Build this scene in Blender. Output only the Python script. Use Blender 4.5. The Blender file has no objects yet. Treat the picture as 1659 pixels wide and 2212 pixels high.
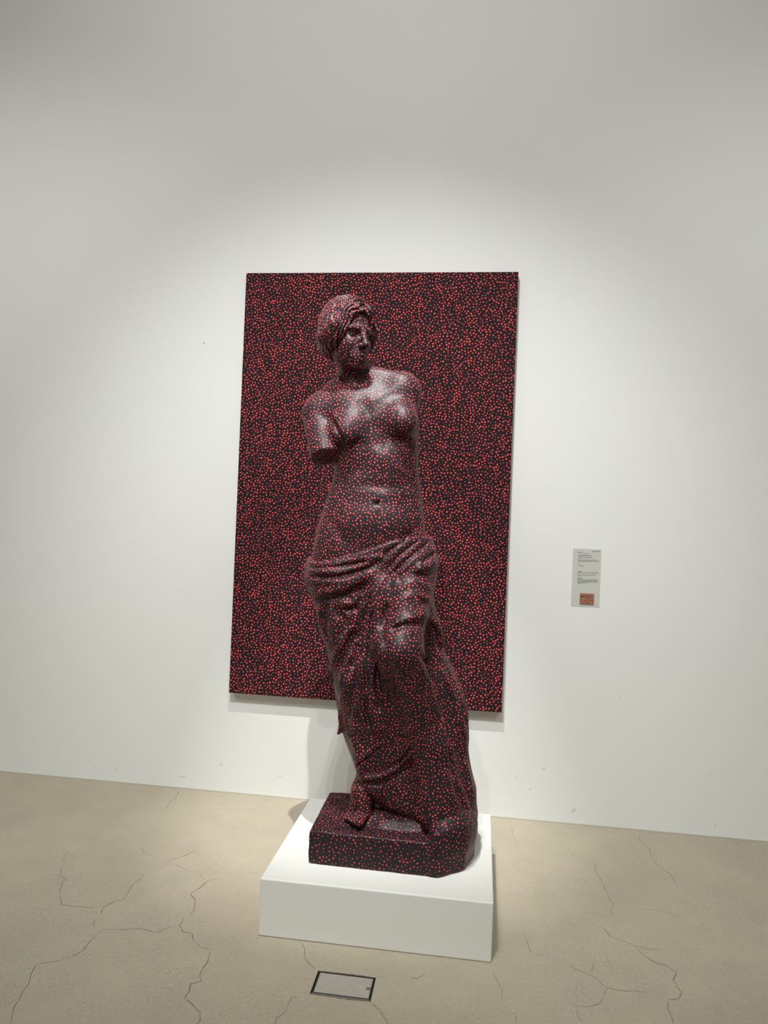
import bpy, bmesh, math, random
import numpy as np
from mathutils import Matrix, Vector

scene = bpy.context.scene
C = scene.collection
rng = random.Random(7)

# ---------------------------------------------------------------- camera
W, H = 1659.0, 2212.0
FPX = 1597.4
CAM = np.array([1.3171, -3.9152, 1.5304])
YAW, PITCH, ROLL = -0.1320, 0.0086, 0.0398


def cam_axes():
    f = np.array([math.sin(YAW) * math.cos(PITCH), math.cos(YAW) * math.cos(PITCH), math.sin(PITCH)])
    r = np.array([math.cos(YAW), -math.sin(YAW), 0.0])
    u = np.cross(r, f)
    r2 = math.cos(ROLL) * r + math.sin(ROLL) * u
    u2 = -math.sin(ROLL) * r + math.cos(ROLL) * u
    return r2, u2, f


AR, AU, AF = cam_axes()
cd = bpy.data.cameras.new('camera')
cam = bpy.data.objects.new('camera', cd)
C.objects.link(cam)
cd.sensor_fit = 'HORIZONTAL'
cd.sensor_width = 36.0
cd.lens = FPX * 36.0 / W
cd.clip_start = 0.05
m = Matrix.Identity(4)
for i in range(3):
    m[i][0], m[i][1], m[i][2], m[i][3] = AR[i], AU[i], -AF[i], CAM[i]
cam.matrix_world = m
scene.camera = cam


def ray(u, v):
    return AF + AR * (u - W / 2) / FPX - AU * (v - H / 2) / FPX


def on_y(u, v, y):
    d = ray(u, v)
    return CAM + d * (y - CAM[1]) / d[1]


def on_z(u, v, z):
    d = ray(u, v)
    return CAM + d * (z - CAM[2]) / d[2]


# ---------------------------------------------------------------- light
scene.view_settings.view_transform = 'Standard'
scene.view_settings.look = 'None'
scene.view_settings.gamma = 1.0
scene.view_settings.use_curve_mapping = False
scene.view_settings.exposure = 0.2

world = bpy.data.worlds.new('world')
scene.world = world
world.use_nodes = True
world.node_tree.nodes['Background'].inputs['Color'].default_value = (0.93, 0.95, 0.9, 1)
world.node_tree.nodes['Background'].inputs['Strength'].default_value = 0.02


def spot(name, loc, target, watts, cone, blend, size, col=(0.985, 1.0, 0.985)):
    l = bpy.data.lights.new(name, 'SPOT')
    l.energy = watts
    l.spot_size = math.radians(cone)
    l.spot_blend = blend
    l.shadow_soft_size = size
    l.color = col
    o = bpy.data.objects.new(name, l)
    C.objects.link(o)
    o.location = loc
    o.rotation_euler = (Vector(target) - Vector(loc)).to_track_quat('-Z', 'Y').to_euler()
    return o


# ceiling track: four spots on the statue and the canvas, added soft fill areas further back
spot('track_or_wash_spot', (0.47, -3.50, 4.65), (0.75, -0.3, 1.10), 125, 62, 1.0, 0.008)
spot('track_or_wash_spot', (0.67, -3.52, 4.65), (0.75, -0.3, 1.10), 125, 62, 1.0, 0.008)
spot('track_or_wash_spot', (0.77, -3.50, 4.65), (0.75, -0.3, 1.10), 125, 62, 1.0, 0.008)
spot('track_or_wash_spot', (0.92, -3.15, 4.60), (0.80, -0.3, 1.10), 125, 62, 1.0, 0.008)
spot('track_or_wash_spot', (0.80, -1.95, 4.60), (0.80, -0.92, 1.85), 640, 29, 1.0, 0.010)
# fill spots added to brighten the bare wall either side and above
spot('track_or_wash_spot', (-1.80, -3.40, 4.30), (-1.75, 0, 1.6), 150, 80, 1.0, 0.05)
spot('track_or_wash_spot', (3.45, -3.40, 4.30), (3.40, 0, 1.6), 150, 80, 1.0, 0.05)
spot('track_or_wash_spot', (0.75, -3.60, 4.70), (0.75, 0, 4.3), 150, 110, 1.0, 0.05)
for x in (-2.2, 0.9, 4.0):  # unseen area fills, added to raise the general brightness of the room
    l = bpy.data.lights.new('fill_area', 'AREA')
    l.shape = 'RECTANGLE'
    l.size, l.size_y = 2.2, 0.8
    l.energy = 36
    l.color = (0.975, 1.0, 0.975)
    o = bpy.data.objects.new('fill_area', l)
    C.objects.link(o)
    o.location = (x, -5.4, 5.3)
    o.rotation_euler = (math.radians(0), 0, 0)

# ---------------------------------------------------------------- helpers


def tag(o, label=None, cat=None, group=None, kind=None):
    if label:
        o['label'] = label
    if cat:
        o['category'] = cat
    if group:
        o['group'] = group
    if kind:
        o['kind'] = kind
    return o


def empty(name, loc):
    o = bpy.data.objects.new(name, None)
    o.empty_display_size = 0.1
    C.objects.link(o)
    o.location = loc
    return o


def link(name, me, mat, parent=None, smooth=False):
    o = bpy.data.objects.new(name, me)
    C.objects.link(o)
    if mat:
        me.materials.append(mat)
    if smooth:
        me.polygons.foreach_set('use_smooth', np.ones(len(me.polygons), bool))
    if parent is not None:
        o.parent = parent
        o.matrix_parent_inverse = Matrix.Translation(-Vector(parent.location))
    return o


def mesh(name, verts, faces, mat, parent=None, smooth=False):
    me = bpy.data.meshes.new(name)
    me.from_pydata([tuple(map(float, v)) for v in verts], [], faces)
    me.update()
    return link(name, me, mat, parent, smooth)


def box(name, lo, hi, mat, parent=None, bevel=0.0, seg=2):
    bm = bmesh.new()
    bmesh.ops.create_cube(bm, size=1)
    for v in bm.verts:
        v.co = Vector([(lo[i] + hi[i]) / 2 + v.co[i] * (hi[i] - lo[i]) for i in range(3)])
    if bevel:
        bmesh.ops.bevel(bm, geom=bm.edges[:], offset=bevel, segments=seg, profile=0.5, affect='EDGES')
    me = bpy.data.meshes.new(name)
    bm.to_mesh(me)
    bm.free()
    return link(name, me, mat, parent)


class NT:
    def __init__(self, name):
        self.m = bpy.data.materials.new(name)
        self.m.use_nodes = True
        self.t = self.m.node_tree
        self.b = self.t.nodes['Principled BSDF']

    def n(self, kind, **kw):
        nd = self.t.nodes.new(kind)
        for k, v in kw.items():
            setattr(nd, k, v)
        return nd

    def l(self, a, b):
        self.t.links.new(a, b)

    def coord(self):
        return self.n('ShaderNodeTexCoord').outputs['Object']

    def math(self, op, a, b=None, c=None, clamp=False):
        nd = self.n('ShaderNodeMath', operation=op)
        nd.use_clamp = clamp
        for i, x in enumerate((a, b, c)):
            if x is None:
                continue
            if isinstance(x, (int, float)):
                nd.inputs[i].default_value = x
            else:
                self.l(x, nd.inputs[i])
        return nd.outputs[0]

    def mix(self, fac, a, b):
        nd = self.n('ShaderNodeMix', data_type='RGBA')
        for i, x in ((0, fac), (6, a), (7, b)):
            if isinstance(x, (int, float)):
                nd.inputs[i].default_value = x
            elif isinstance(x, tuple):
                nd.inputs[i].default_value = x + (1,) if len(x) == 3 else x
            else:
                self.l(x, nd.inputs[i])
        return nd.outputs[2]

    def noise(self, co, scale, detail=3, rough=0.5):
        nd = self.n('ShaderNodeTexNoise')
        self.l(co, nd.inputs['Vector'])
        nd.inputs['Scale'].default_value = scale
        nd.inputs['Detail'].default_value = detail
        nd.inputs['Roughness'].default_value = rough
        return nd.outputs[0]

    def voro(self, co, scale, rnd=1.0, dim='3D', feature='F1'):
        nd = self.n('ShaderNodeTexVoronoi', voronoi_dimensions=dim, feature=feature)
        self.l(co, nd.inputs['Vector'])
        nd.inputs['Scale'].default_value = scale
        nd.inputs['Randomness'].default_value = rnd
        return nd

    def step(self, x, a, b):
        nd = self.n('ShaderNodeMapRange', interpolation_type='SMOOTHSTEP')
        self.l(x, nd.inputs[0])
        nd.inputs[1].default_value = a
        nd.inputs[2].default_value = b
        return nd.outputs[0]

    def bump(self, h, strength, dist):
        nd = self.n('ShaderNodeBump')
        self.l(h, nd.inputs['Height'])
        nd.inputs['Strength'].default_value = strength
        nd.inputs['Distance'].default_value = dist
        self.l(nd.outputs[0], self.b.inputs['Normal'])

    def base(self, x):
        if isinstance(x, tuple):
            self.b.inputs['Base Color'].default_value = x + (1,)
        else:
            self.l(x, self.b.inputs['Base Color'])

    def set(self, **kw):
        for k, v in kw.items():
            self.b.inputs[k.replace('_', ' ')].default_value = v


def srgb(r, g, b):
    f = lambda c: (c / 255 / 12.92) if c / 255 <= 0.04045 else ((c / 255 + 0.055) / 1.055) ** 2.4
    return (f(r), f(g), f(b))


def plain(name, col, rough=0.5, metal=0.0):
    t = NT(name)
    t.base(col)
    t.set(Roughness=rough, Metallic=metal)
    return t.m


# wall paint
t = NT('wall_paint')
co = t.coord()
n1 = t.noise(co, 1.3, 4)
n2 = t.noise(co, 260, 2)
t.base(t.mix(n1, srgb(227, 228, 225), srgb(232, 232, 229)))
t.set(Roughness=0.75)
t.b.inputs['Specular IOR Level'].default_value = 0.25
t.bump(n2, 0.08, 0.001)
M_WALL = t.m

# plinth paint
t = NT('plinth_paint')
co = t.coord()
n1 = t.noise(co, 3, 4)
t.base(t.mix(n1, srgb(228, 229, 222), srgb(234, 234, 229)))
t.set(Roughness=0.6)
t.bump(t.noise(co, 90, 3), 0.05, 0.001)
M_PLINTH = t.m

# polished concrete
t = NT('concrete')
co = t.coord()
big = t.noise(co, 0.9, 5, 0.6)
mid = t.noise(co, 6, 5, 0.65)
fine = t.noise(co, 70, 4, 0.7)
c = t.mix(t.step(big, 0.3, 0.7), srgb(170, 159, 140), srgb(185, 174, 153))
c = t.mix(t.math('MULTIPLY', t.step(mid, 0.35, 0.75), 0.35), c, srgb(160, 152, 136))
c = t.mix(t.math('MULTIPLY', t.step(fine, 0.4, 0.75), 0.4), c, srgb(196, 187, 168))
v = t.voro(co, 88)
clump = t.math('MULTIPLY_ADD', t.step(t.noise(co, 3.2, 4, 0.6), 0.38, 0.62), 0.75, 0.25)
spk = t.math('MULTIPLY', t.math('SUBTRACT', 1.0, t.step(v.outputs['Distance'], 0.10, 0.2)), t.step(v.outputs['Color'], 0.48, 0.53))
c = t.mix(t.math('MULTIPLY', t.math('MULTIPLY', spk, clump), 0.9), c, srgb(96, 87, 72))
v2 = t.voro(co, 58)
sp2 = t.math('MULTIPLY', t.math('SUBTRACT', 1.0, t.step(v2.outputs['Distance'], 0.12, 0.2)), t.step(v2.outputs['Color'], 0.62, 0.66))
c = t.mix(t.math('MULTIPLY', t.math('MULTIPLY', sp2, clump), 0.7), c, srgb(214, 208, 194))
t.base(c)
t.l(t.math('MULTIPLY_ADD', mid, 0.25, 0.32), t.b.inputs['Roughness'])
t.b.inputs['Specular IOR Level'].default_value = 0.35
t.bump(fine, 0.06, 0.002)
M_FLOOR = t.m


RED_A, RED_B, RED_C = srgb(228, 66, 70), srgb(236, 92, 82), srgb(190, 40, 52)
GROUND = srgb(33, 29, 33)


def spotted_finish(t, co, q, rnd2, rough, spec):
    """plain painted ground with irregular red flecks; q = distance from a fleck's centre over its radius"""
    dot = t.math('SUBTRACT', 1.0, t.step(q, 0.84, 1.06))
    core = t.math('SUBTRACT', 1.0, t.step(q, 0.15, 0.7))
    rim = t.mix(rnd2, RED_A, RED_B)
    redc = t.mix(t.math('MULTIPLY', core, 0.55), rim, RED_C)
    ground = t.mix(t.noise(co, 9, 3), GROUND, tuple(x * 1.4 for x in GROUND))
    t.base(t.mix(dot, ground, redc))
    t.set(Roughness=rough)
    t.b.inputs['Specular IOR Level'].default_value = spec
    t.bump(dot, 0.10, 0.001)
    return t.m


def spotted_mesh(name, rad, rough, spec):
    t = NT(name)
    co = t.coord()
    at = t.n('ShaderNodeAttribute', attribute_name='fleck')
    sep = t.n('ShaderNodeSeparateXYZ')
    t.l(at.outputs['Vector'], sep.inputs[0])
    nz = t.noise(co, 210, 1)
    d = t.math('MULTIPLY_ADD', nz, 0.0032, sep.outputs[0])
    d = t.math('SUBTRACT', d, 0.0016)
    r = t.math('MULTIPLY_ADD', sep.outputs[1], rad * 0.5, rad * 0.72)
    q = t.math('DIVIDE', d, r)
    return spotted_finish(t, co, q, sep.outputs[2], rough, spec)


def scatter_flecks(me, gap, seed):
    """spread fleck centres evenly over a mesh; store each vertex's distance to the nearest one"""
    from mathutils.kdtree import KDTree
    n = len(me.vertices)
    co = np.empty(n * 3, np.float32)
    me.vertices.foreach_get('co', co)
    co = co.reshape(-1, 3).astype(float)
    g = np.random.RandomState(seed)
    order = g.permutation(n)[:min(n, 260000)]
    cand = co[order] + g.uniform(-0.0015, 0.0015, (len(order), 3))
    cells = np.floor(cand / gap).astype(int)
    grid, seeds = {}, []
    offs = [(a, b, c) for a in (-1, 0, 1) for b in (-1, 0, 1) for c in (-1, 0, 1)]
    g2 = gap * gap
    for p, c in zip(cand.tolist(), cells.tolist()):
        ok = True
        for o in offs:
            for q in grid.get((c[0] + o[0], c[1] + o[1], c[2] + o[2]), ()):
                if (p[0] - q[0]) ** 2 + (p[1] - q[1]) ** 2 + (p[2] - q[2]) ** 2 < g2:
                    ok = False
                    break
            if not ok:
                break
        if ok:
            grid.setdefault(tuple(c), []).append(p)
            seeds.append(p)
    kd = KDTree(len(seeds))
    for i, p in enumerate(seeds):
        kd.insert(p, i)
    kd.balance()
    rnd = g.uniform(0, 1, (len(seeds), 2))
    out = np.empty((n, 3), np.float32)
    for i, p in enumerate(co.tolist()):
        _, k, d = kd.find(p)
        out[i] = (d, rnd[k, 0], rnd[k, 1])
    a = me.attributes.new('fleck', 'FLOAT_VECTOR', 'POINT')
    a.data.foreach_set('vector', out.ravel())
    return me


M_CANVAS = spotted_mesh('painted_canvas', 0.0044, 0.7, 0.05)
M_STATUE = spotted_mesh('painted_statue', 0.0034, 0.45, 0.20)

# ---------------------------------------------------------------- the room
XL, XR, YB, ZC = -4.6, 6.4, -9.0, 5.4
bx = [on_z(691.2, 2096.2, 0), on_z(812.4, 2113, 0), on_z(799, 2163, 0), on_z(667.7, 2146.8, 0)]
HX0, HX1, HY0, HY1 = 0.829, 1.026, -1.580, -1.455      # cut-out for the floor box
xs, ys = [XL, HX0, HX1, XR], [YB, HY0, HY1, 0.0]
fv, ff = [(x, y, 0) for y in ys for x in xs], []
for j in range(3):
    for i in range(3):
        if (i, j) != (1, 1):
            a = j * 4 + i
            ff.append((a, a + 1, a + 5, a + 4))
floor = tag(mesh('floor', fv, ff, M_FLOOR), kind='structure')
wall_back = tag(box('wall_back', (XL, 0, 0.004), (XR, 0.15, ZC), M_WALL), kind='structure')
tag(box('wall_left', (XL - 0.15, YB, 0), (XL, 0.15, ZC), M_WALL), kind='structure')
tag(box('wall_right', (XR, YB, 0), (XR + 0.15, 0.15, ZC), M_WALL), kind='structure')
tag(box('wall_front', (XL, YB - 0.15, 0), (XR, YB, ZC), M_WALL), kind='structure')
tag(box('ceiling', (XL, YB, ZC), (XR, 0.15, ZC + 0.1), M_WALL), kind='structure')
M_SEAL = plain('sealant', srgb(186, 182, 168), 0.6)
tag(box('baseboard_back', (XL, -0.007, 0.0), (XR, -0.0005, 0.004), M_SEAL), kind='structure')

# ---------------------------------------------------------------- cracks in the floor
M_CRACK = plain('crack_dark', srgb(104, 93, 74), 0.9)


def crack(pts, w=0.0016):
    r = random.Random(int(pts[0][0] * 7 + pts[0][1]))
    P = [on_z(u, v, 0.0004) for u, v in pts]
    dense = []
    for a, b in zip(P[:-1], P[1:]):
        n = max(2, int(np.linalg.norm(b - a) / 0.02))
        for k in range(n):
            dense.append(a + (b - a) * k / n + np.array([r.uniform(-1, 1), r.uniform(-1, 1), 0]) * 0.0035)
    dense.append(P[-1])
    V, F = [], []
    for i, p in enumerate(dense):
        a, b = dense[max(i - 1, 0)], dense[min(i + 1, len(dense) - 1)]
        d = (b - a) / (np.linalg.norm(b - a) + 1e-9)
        n = np.array([-d[1], d[0], 0])
        ww = w * r.uniform(0.35, 1.25) * (0.25 if i in (0, len(dense) - 1) else 1)
        V += [p + n * ww, p - n * ww]
        if i:
            k = 2 * i
            F.append((k - 2, k - 1, k + 1, k))
    o = mesh('crack', V, F, M_CRACK, floor)
    return o


def c1(*q):
    return [(x / 3.19, 1560 + y / 3.19) for x, y in q]


def c2(*q):
    return [(1000 + x / 2.517, 1480 + y / 2.517) for x, y in q]


def c6(*q):
    return [(530 + x / 2.91, 1860 + y / 2.91) for x, y in q]


CR = [
    (c1((1430, 1095), (1390, 1130), (1310, 1185), (1345, 1215), (1340, 1280), (1310, 1330)), 0.0020),
    (c1((1265, 1345), (1240, 1405), (1260, 1440), (1320, 1455), (1335, 1510), (1380, 1545), (1455, 1570)), 0.0015),
    (c1((1455, 1570), (1440, 1630), (1400, 1690), (1378, 1725), (1388, 1785), (1310, 1800), (1295, 1860), (1270, 1910)), 0.0020),
    (c1((1270, 1910), (1330, 1950), (1375, 2000), (1385, 2045), (1350, 2080)), 0.0017),
    (c1((1240, 1405), (1150, 1415), (1060, 1450), (1020, 1435), (970, 1420), (870, 1432), (705, 1428)), 0.0010),
    (c1((705, 1428), (640, 1490), (590, 1550), (565, 1580), (500, 1610), (430, 1640), (340, 1655), (248, 1665)), 0.0013),
    (c1((248, 1665), (215, 1740), (190, 1810), (150, 1880), (100, 1960), (70, 2080)), 0.0013),
    (c1((705, 1280), (700, 1325)), 0.0017), (c1((660, 1355), (642, 1410)), 0.0015),
    (c1((995, 1040), (970, 1080), (905, 1130), (880, 1175), (855, 1225), (780, 1240), (705, 1280)), 0.0013),
    (c1((705, 1280), (600, 1278), (500, 1268), (430, 1255), (412, 1225), (405, 1170), (445, 1080), (410, 1055), (420, 1000), (455, 975)), 0.0011),
    (c1((455, 975), (430, 945), (480, 880)), 0.0008), (c1((530, 830), (570, 800)), 0.0008),
    (c1((1235, 475), (1210, 520), (1170, 545), (1140, 600)), 0.0013), (c1((1050, 640), (1040, 660)), 0.0012),
    (c1((970, 862), (985, 895), (1040, 920), (1095, 935)), 0.0010), (c1((1165, 955), (1140, 990)), 0.0013),
    (c1((1355, 875), (1290, 915), (1210, 935), (1165, 955)), 0.0009), (c1((1185, 970), (1260, 1005), (1320, 1030)), 0.0007),
    (c1((1370, 1030), (1382, 1055), (1430, 1095), (1500, 1078), (1540, 1080)), 0.0009),
    (c1((500, 530), (430, 590), (375, 645)), 0.0006), (c1((0, 690), (120, 660)), 0.0007),
    (c2((955, 800), (965, 850), (1010, 890), (1050, 970), (1130, 1030), (1170, 1090)), 0.0010),
    (c2((260, 765), (275, 820), (300, 880)), 0.0008),
    (c2((715, 960), (725, 1020), (765, 1090), (790, 1150), (820, 1190), (805, 1220), (818, 1260)), 0.0012),
    (c2((760, 1310), (800, 1365), (870, 1390), (940, 1415), (1010, 1435), (1080, 1440)), 0.0012),
    (c2((940, 1415), (975, 1465), (1040, 1505), (1110, 1525), (1160, 1560), (1145, 1600), (1165, 1640), (1190, 1670), (1175, 1705), (1115, 1710)), 0.0014),
    (c2((1115, 1710), (1110, 1760), (1130, 1800), (1145, 1843)), 0.0015),
    (c2((330, 1340), (355, 1400), (370, 1450), (430, 1475)), 0.0010),
    (c2((575, 1525), (640, 1555), (700, 1575), (740, 1605), (780, 1645), (880, 1660), (1010, 1672)), 0.0010),
    (c2((710, 1510), (695, 1570)), 0.0009), (c2((780, 1645), (745, 1730), (670, 1745), (615, 1740), (615, 1790), (650, 1835)), 0.0009),
    (c2((165, 1555), (185, 1600), (210, 1660), (205, 1720)), 0.0009), (c2((280, 1790), (295, 1843)), 0.0010),
    (c2((950, 1215), (1080, 1225), (1190, 1262)), 0.0006),
    (c6((350, 510), (370, 550), (372, 610), (400, 640), (445, 690)), 0.0011),
    (c6((825, 728), (900, 722)), 0.0010), (c6((775, 660), (760, 715)), 0.0008),
    (c6((1030, 725), (1080, 738), (1140, 710)), 0.0010),
    (c6((785, 885), (830, 930), (870, 970), (893, 1025)), 0.0012),
    (c6((330, 855), (295, 858), (265, 915), (240, 960), (205, 985), (185, 1025)), 0.0014),
]
for pts, w in CR:
    crack(pts, w * 0.72)

# ---------------------------------------------------------------- floor box
M_STEEL = plain('box_steel', srgb(70, 70, 68), 0.45, 0.8)
M_PIT = plain('box_pit', srgb(20, 19, 18), 0.9)
t = NT('box_lid')
co = t.coord()
t.base(t.mix(t.noise(co, 40, 4), srgb(160, 152, 143), srgb(186, 178, 170)))
t.set(Roughness=0.55)
M_LID = t.m
M_MORTAR = plain('mortar', srgb(108, 106, 98), 0.9)
fb = tag(empty('floor_box', ((HX0 + HX1) / 2, (HY0 + HY1) / 2, -0.03)),
         'small rectangular floor socket box with grey lid set in concrete', 'floor box')
box('tray', (HX0, HY0, -0.032), (HX1, HY1, -0.028), M_PIT, fb)
for lo, hi in (((HX0, HY0, -0.028), (HX0 + 0.004, HY1, -0.001)), ((HX1 - 0.004, HY0, -0.028), (HX1, HY1, -0.001)),
               ((HX0 + 0.004, HY0, -0.028), (HX1 - 0.004, HY0 + 0.004, -0.001)),
               ((HX0 + 0.004, HY1 - 0.004, -0.028), (HX1 - 0.004, HY1, -0.001))):
    box('tray_side', lo, hi, M_PIT, fb)
LX0, LX1, LY0, LY1 = HX0 + 0.010, HX1 - 0.009, HY0 + 0.014, HY1 - 0.008
fw = 0.004
for lo, hi in (((LX0 - fw, LY0 - fw, -0.012), (LX0, LY1 + fw, 0.0)), ((LX1, LY0 - fw, -0.012), (LX1 + fw, LY1 + fw, 0.0)),
               ((LX0, LY0 - fw, -0.012), (LX1, LY0, 0.0)), ((LX0, LY1, -0.012), (LX1, LY1 + fw, 0.0))):
    box('lid_frame', lo, hi, M_STEEL, fb)
ny = (LY0 + LY1) / 2 - 0.008
lv = [(LX0, LY0), (LX1, LY0), (LX1, ny), (LX1 - 0.014, ny), (LX1 - 0.014, ny + 0.014), (LX1, ny + 0.014), (LX1, LY1), (LX0, LY1)]
V = [(x, y, -0.010) for x, y in lv] + [(x, y, -0.0005) for x, y in lv]
mesh('lid', V, [tuple(range(8, 16)), tuple(range(7, -1, -1))] + [(i, (i + 1) % 8, 8 + (i + 1) % 8, 8 + i) for i in range(8)], M_LID, fb)
for y0, y1, sgn in ((HY0 - 0.006, HY0 + 0.009, -1), (HY1 - 0.003, HY1 + 0.006, 1)):
    n = 26
    V, F = [], []
    for i in range(n + 1):
        x = HX0 + 0.003 + (HX1 - HX0 - 0.006) * i / n
        j = rng.uniform(0, 1) * math.sin(math.pi * i / n)
        a, b = (y0 + 0.006 * (1 - j), y1) if sgn < 0 else (y0, y1 - 0.006 * (1 - j))
        V += [(x, a, 0.0006), (x, b, 0.0003)]
        if i:
            k = 2 * i
            F.append((k - 2, k, k + 1, k - 1))
    mesh('mortar_edge', V, F, M_MORTAR, fb)

# ---------------------------------------------------------------- plinth
PX0, PX1, PY0, PY1, PH = 0.5696, 1.4084, -1.2965, -0.5037, 0.2084
tag(box('plinth', (PX0, PY0, 0), (PX1, PY1, PH), M_PLINTH, None, 0.006, 3),
    'low white painted plinth block standing on the concrete floor under the statue', 'plinth')

# ---------------------------------------------------------------- canvas
CZ, CW, CHT, CT = 0.5571, 1.455, 2.273, 0.054
cvs = tag(empty('painting', (CW / 2, 0, CZ)), 'tall dark canvas covered in small red dots hung on the white wall', 'painting')
nx_, nz_ = 400, 620                              # fine grid so that every fleck keeps its own outline
gx, gz = np.meshgrid(np.linspace(0, CW, nx_ + 1), np.linspace(CZ, CZ + CHT, nz_ + 1), indexing='ij')
gv = np.stack([gx, np.full_like(gx, -CT - 0.002), gz], -1)
edge = np.minimum(np.minimum(gx, CW - gx), np.minimum(gz - CZ, CZ + CHT - gz))
gv[..., 1] += 0.0015 * (edge < 1e-6)             # soft rounded turn of the cloth
ring = [(i, 0) for i in range(nx_)] + [(nx_, j) for j in range(nz_)] + [(i, nz_) for i in range(nx_, 0, -1)] + [(0, j) for j in range(nz_, 0, -1)]
Vc = [tuple(v) for v in gv.reshape(-1, 3).tolist()]
ii = lambda i, j: i * (nz_ + 1) + j
Fc = [(ii(i, j), ii(i + 1, j), ii(i + 1, j + 1), ii(i, j + 1)) for i in range(nx_) for j in range(nz_)]
prev = [ii(*q) for q in ring]
for yy in np.linspace(-CT + 0.003, -0.012, 10):
    k0 = len(Vc)
    Vc += [(Vc[ii(*q)][0], float(yy), Vc[ii(*q)][2]) for q in ring]
    cur = list(range(k0, k0 + len(ring)))
    Fc += [(cur[i], cur[(i + 1) % len(ring)], prev[(i + 1) % len(ring)], prev[i]) for i in range(len(ring))]
    prev = cur
Fc.append(tuple(reversed(prev)))
me = bpy.data.meshes.new('canvas')
me.from_pydata(Vc, [], Fc)
me.update()
link('canvas', scatter_flecks(me, 0.0132, 11), M_CANVAS, cvs)
M_WOOD = plain('stretcher_wood', srgb(168, 134, 92), 0.7)
for lo, hi in (((0.01, -0.012, CZ + 0.01), (0.07, -0.0005, CZ + CHT - 0.01)), ((CW - 0.07, -0.012, CZ + 0.01), (CW - 0.01, -0.0005, CZ + CHT - 0.01)),
               ((0.07, -0.012, CZ + 0.01), (CW - 0.07, -0.0005, CZ + 0.07)), ((0.07, -0.012, CZ + CHT - 0.07), (CW - 0.07, -0.0005, CZ + CHT - 0.01))):
    box('stretcher_bar', lo, hi, M_WOOD, cvs)

# ---------------------------------------------------------------- wall label
LBX, LBZ, LBW, LBH = 1.789, 1.117, 0.142, 0.298
lab = tag(empty('wall_label', (LBX + LBW / 2, 0, LBZ)), 'translucent wall text panel with a small copper plate beside the canvas', 'label')
t = NT('label_film')
t.base(srgb(222, 222, 214))
t.set(Roughness=0.35, Alpha=0.4)
M_FILM = t.m
box('panel', (LBX, -0.003, LBZ), (LBX + LBW, -0.0005, LBZ + LBH), M_FILM, lab, 0.0006, 1)
M_INK = plain('label_ink', srgb(120, 121, 116), 0.7)
M_INK2 = plain('label_ink_bold', srgb(84, 85, 82), 0.7)


def lab_xz(px, py):                      # pixel in the label crop -> x, z on the wall
    p = on_y(1210 + px / 13.008, 1160 + py / 13.012, -0.0035)
    return p[0], p[2]


def text_row(px0, px1, py, hpx, mat_list, r):
    V, F = mat_list
    x = px0
    while x < px1 - 4:
        w = min(r.uniform(18, 62), px1 - x)
        (xa, za), (xb, zb) = lab_xz(x, py + hpx / 2), lab_xz(x + w, py + hpx / 2)
        zt = lab_xz(x, py - hpx / 2)[1]
        k = len(V)
        # broken strokes of one word
        n = max(1, int(w / 9))
        for q in range(n):
            xa2 = xa + (xb - xa) * (q + 0.1) / n
            xb2 = xa + (xb - xa) * (q + 0.8) / n
            k = len(V)
            hh = r.uniform(0.55, 1.0)
            z1 = za + (zt - za) * hh
            V += [(xa2, -0.0034, za), (xb2, -0.0034, za), (xb2, -0.0034, z1), (xa2, -0.0034, z1)]
            F.append((k, k + 1, k + 2, k + 3))
        x += w + r.uniform(6, 12)


r5 = random.Random(5)
light, bold = ([], []), ([], [])
for a, b, y, h, kind in ((450, 480, 424, 14, 0), (512, 632, 424, 34, 0), (640, 780, 455, 18, 0), (890, 1118, 398, 26, 1),
                         (510, 885, 508, 32, 0), (510, 885, 566, 26, 0), (510, 552, 610, 18, 0), (510, 1035, 642, 24, 0), (510, 1105, 676, 24, 0),
                         (510, 560, 708, 16, 0), (510, 575, 780, 30, 0), (580, 665, 806, 22, 0),
                         (490, 604, 962, 30, 1), (490, 1060, 1002, 26, 0), (490, 530, 1034, 20, 0), (490, 1005, 1066, 26, 0), (490, 580, 1092, 18, 0),
                         (485, 615, 1152, 30, 1), (485, 1060, 1196, 24, 0), (485, 1050, 1228, 24, 0), (485, 1065, 1260, 24, 0), (485, 740, 1288, 22, 0)):
    text_row(a, b, y, h, bold if kind else light, r5)
tag(mesh('printed_text', light[0], light[1], M_INK, lab), kind='stuff')
tag(mesh('printed_heading', bold[0], bold[1], M_INK2, lab), kind='stuff')
t = NT('copper_plate')
t.base(t.mix(t.noise(t.coord(), 60, 3), srgb(146, 95, 74), srgb(162, 110, 88)))
t.set(Roughness=0.45)
M_COPPER = t.m
(xa, za), (xb, zb) = lab_xz(548, 1888), lab_xz(952, 1600)
plate = box('copper_plate', (xa, -0.006, za), (xb, -0.003, zb), M_COPPER, lab, 0.0006, 1)
M_SCRIPT = plain('plate_script', srgb(74, 38, 24), 0.7)
V, F = [], []


def stroke(pts, w=4.5):
    q = [lab_xz(*p) for p in pts]
    for (x0, z0), (x1, z1) in zip(q[:-1], q[1:]):
        d = np.array([x1 - x0, z1 - z0])
        d /= np.linalg.norm(d) + 1e-9
        n = np.array([-d[1], d[0]]) * w / 13.0 * 0.00244
        k = len(V)
        for x, z, s in ((x0, z0, 1), (x0, z0, -1), (x1, z1, -1), (x1, z1, 1)):
            V.append((x + n[0] * s, -0.0063, z + n[1] * s))
        F.append((k, k + 1, k + 2, k + 3))


def scribble(x0, x1, y, amp, step=13):
    pts, x, s = [], x0, 1
    while x <= x1:
        pts.append((x, y + s * amp * r5.uniform(0.4, 1.0)))
        s = -s
        x += step
    stroke(pts)


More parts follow.
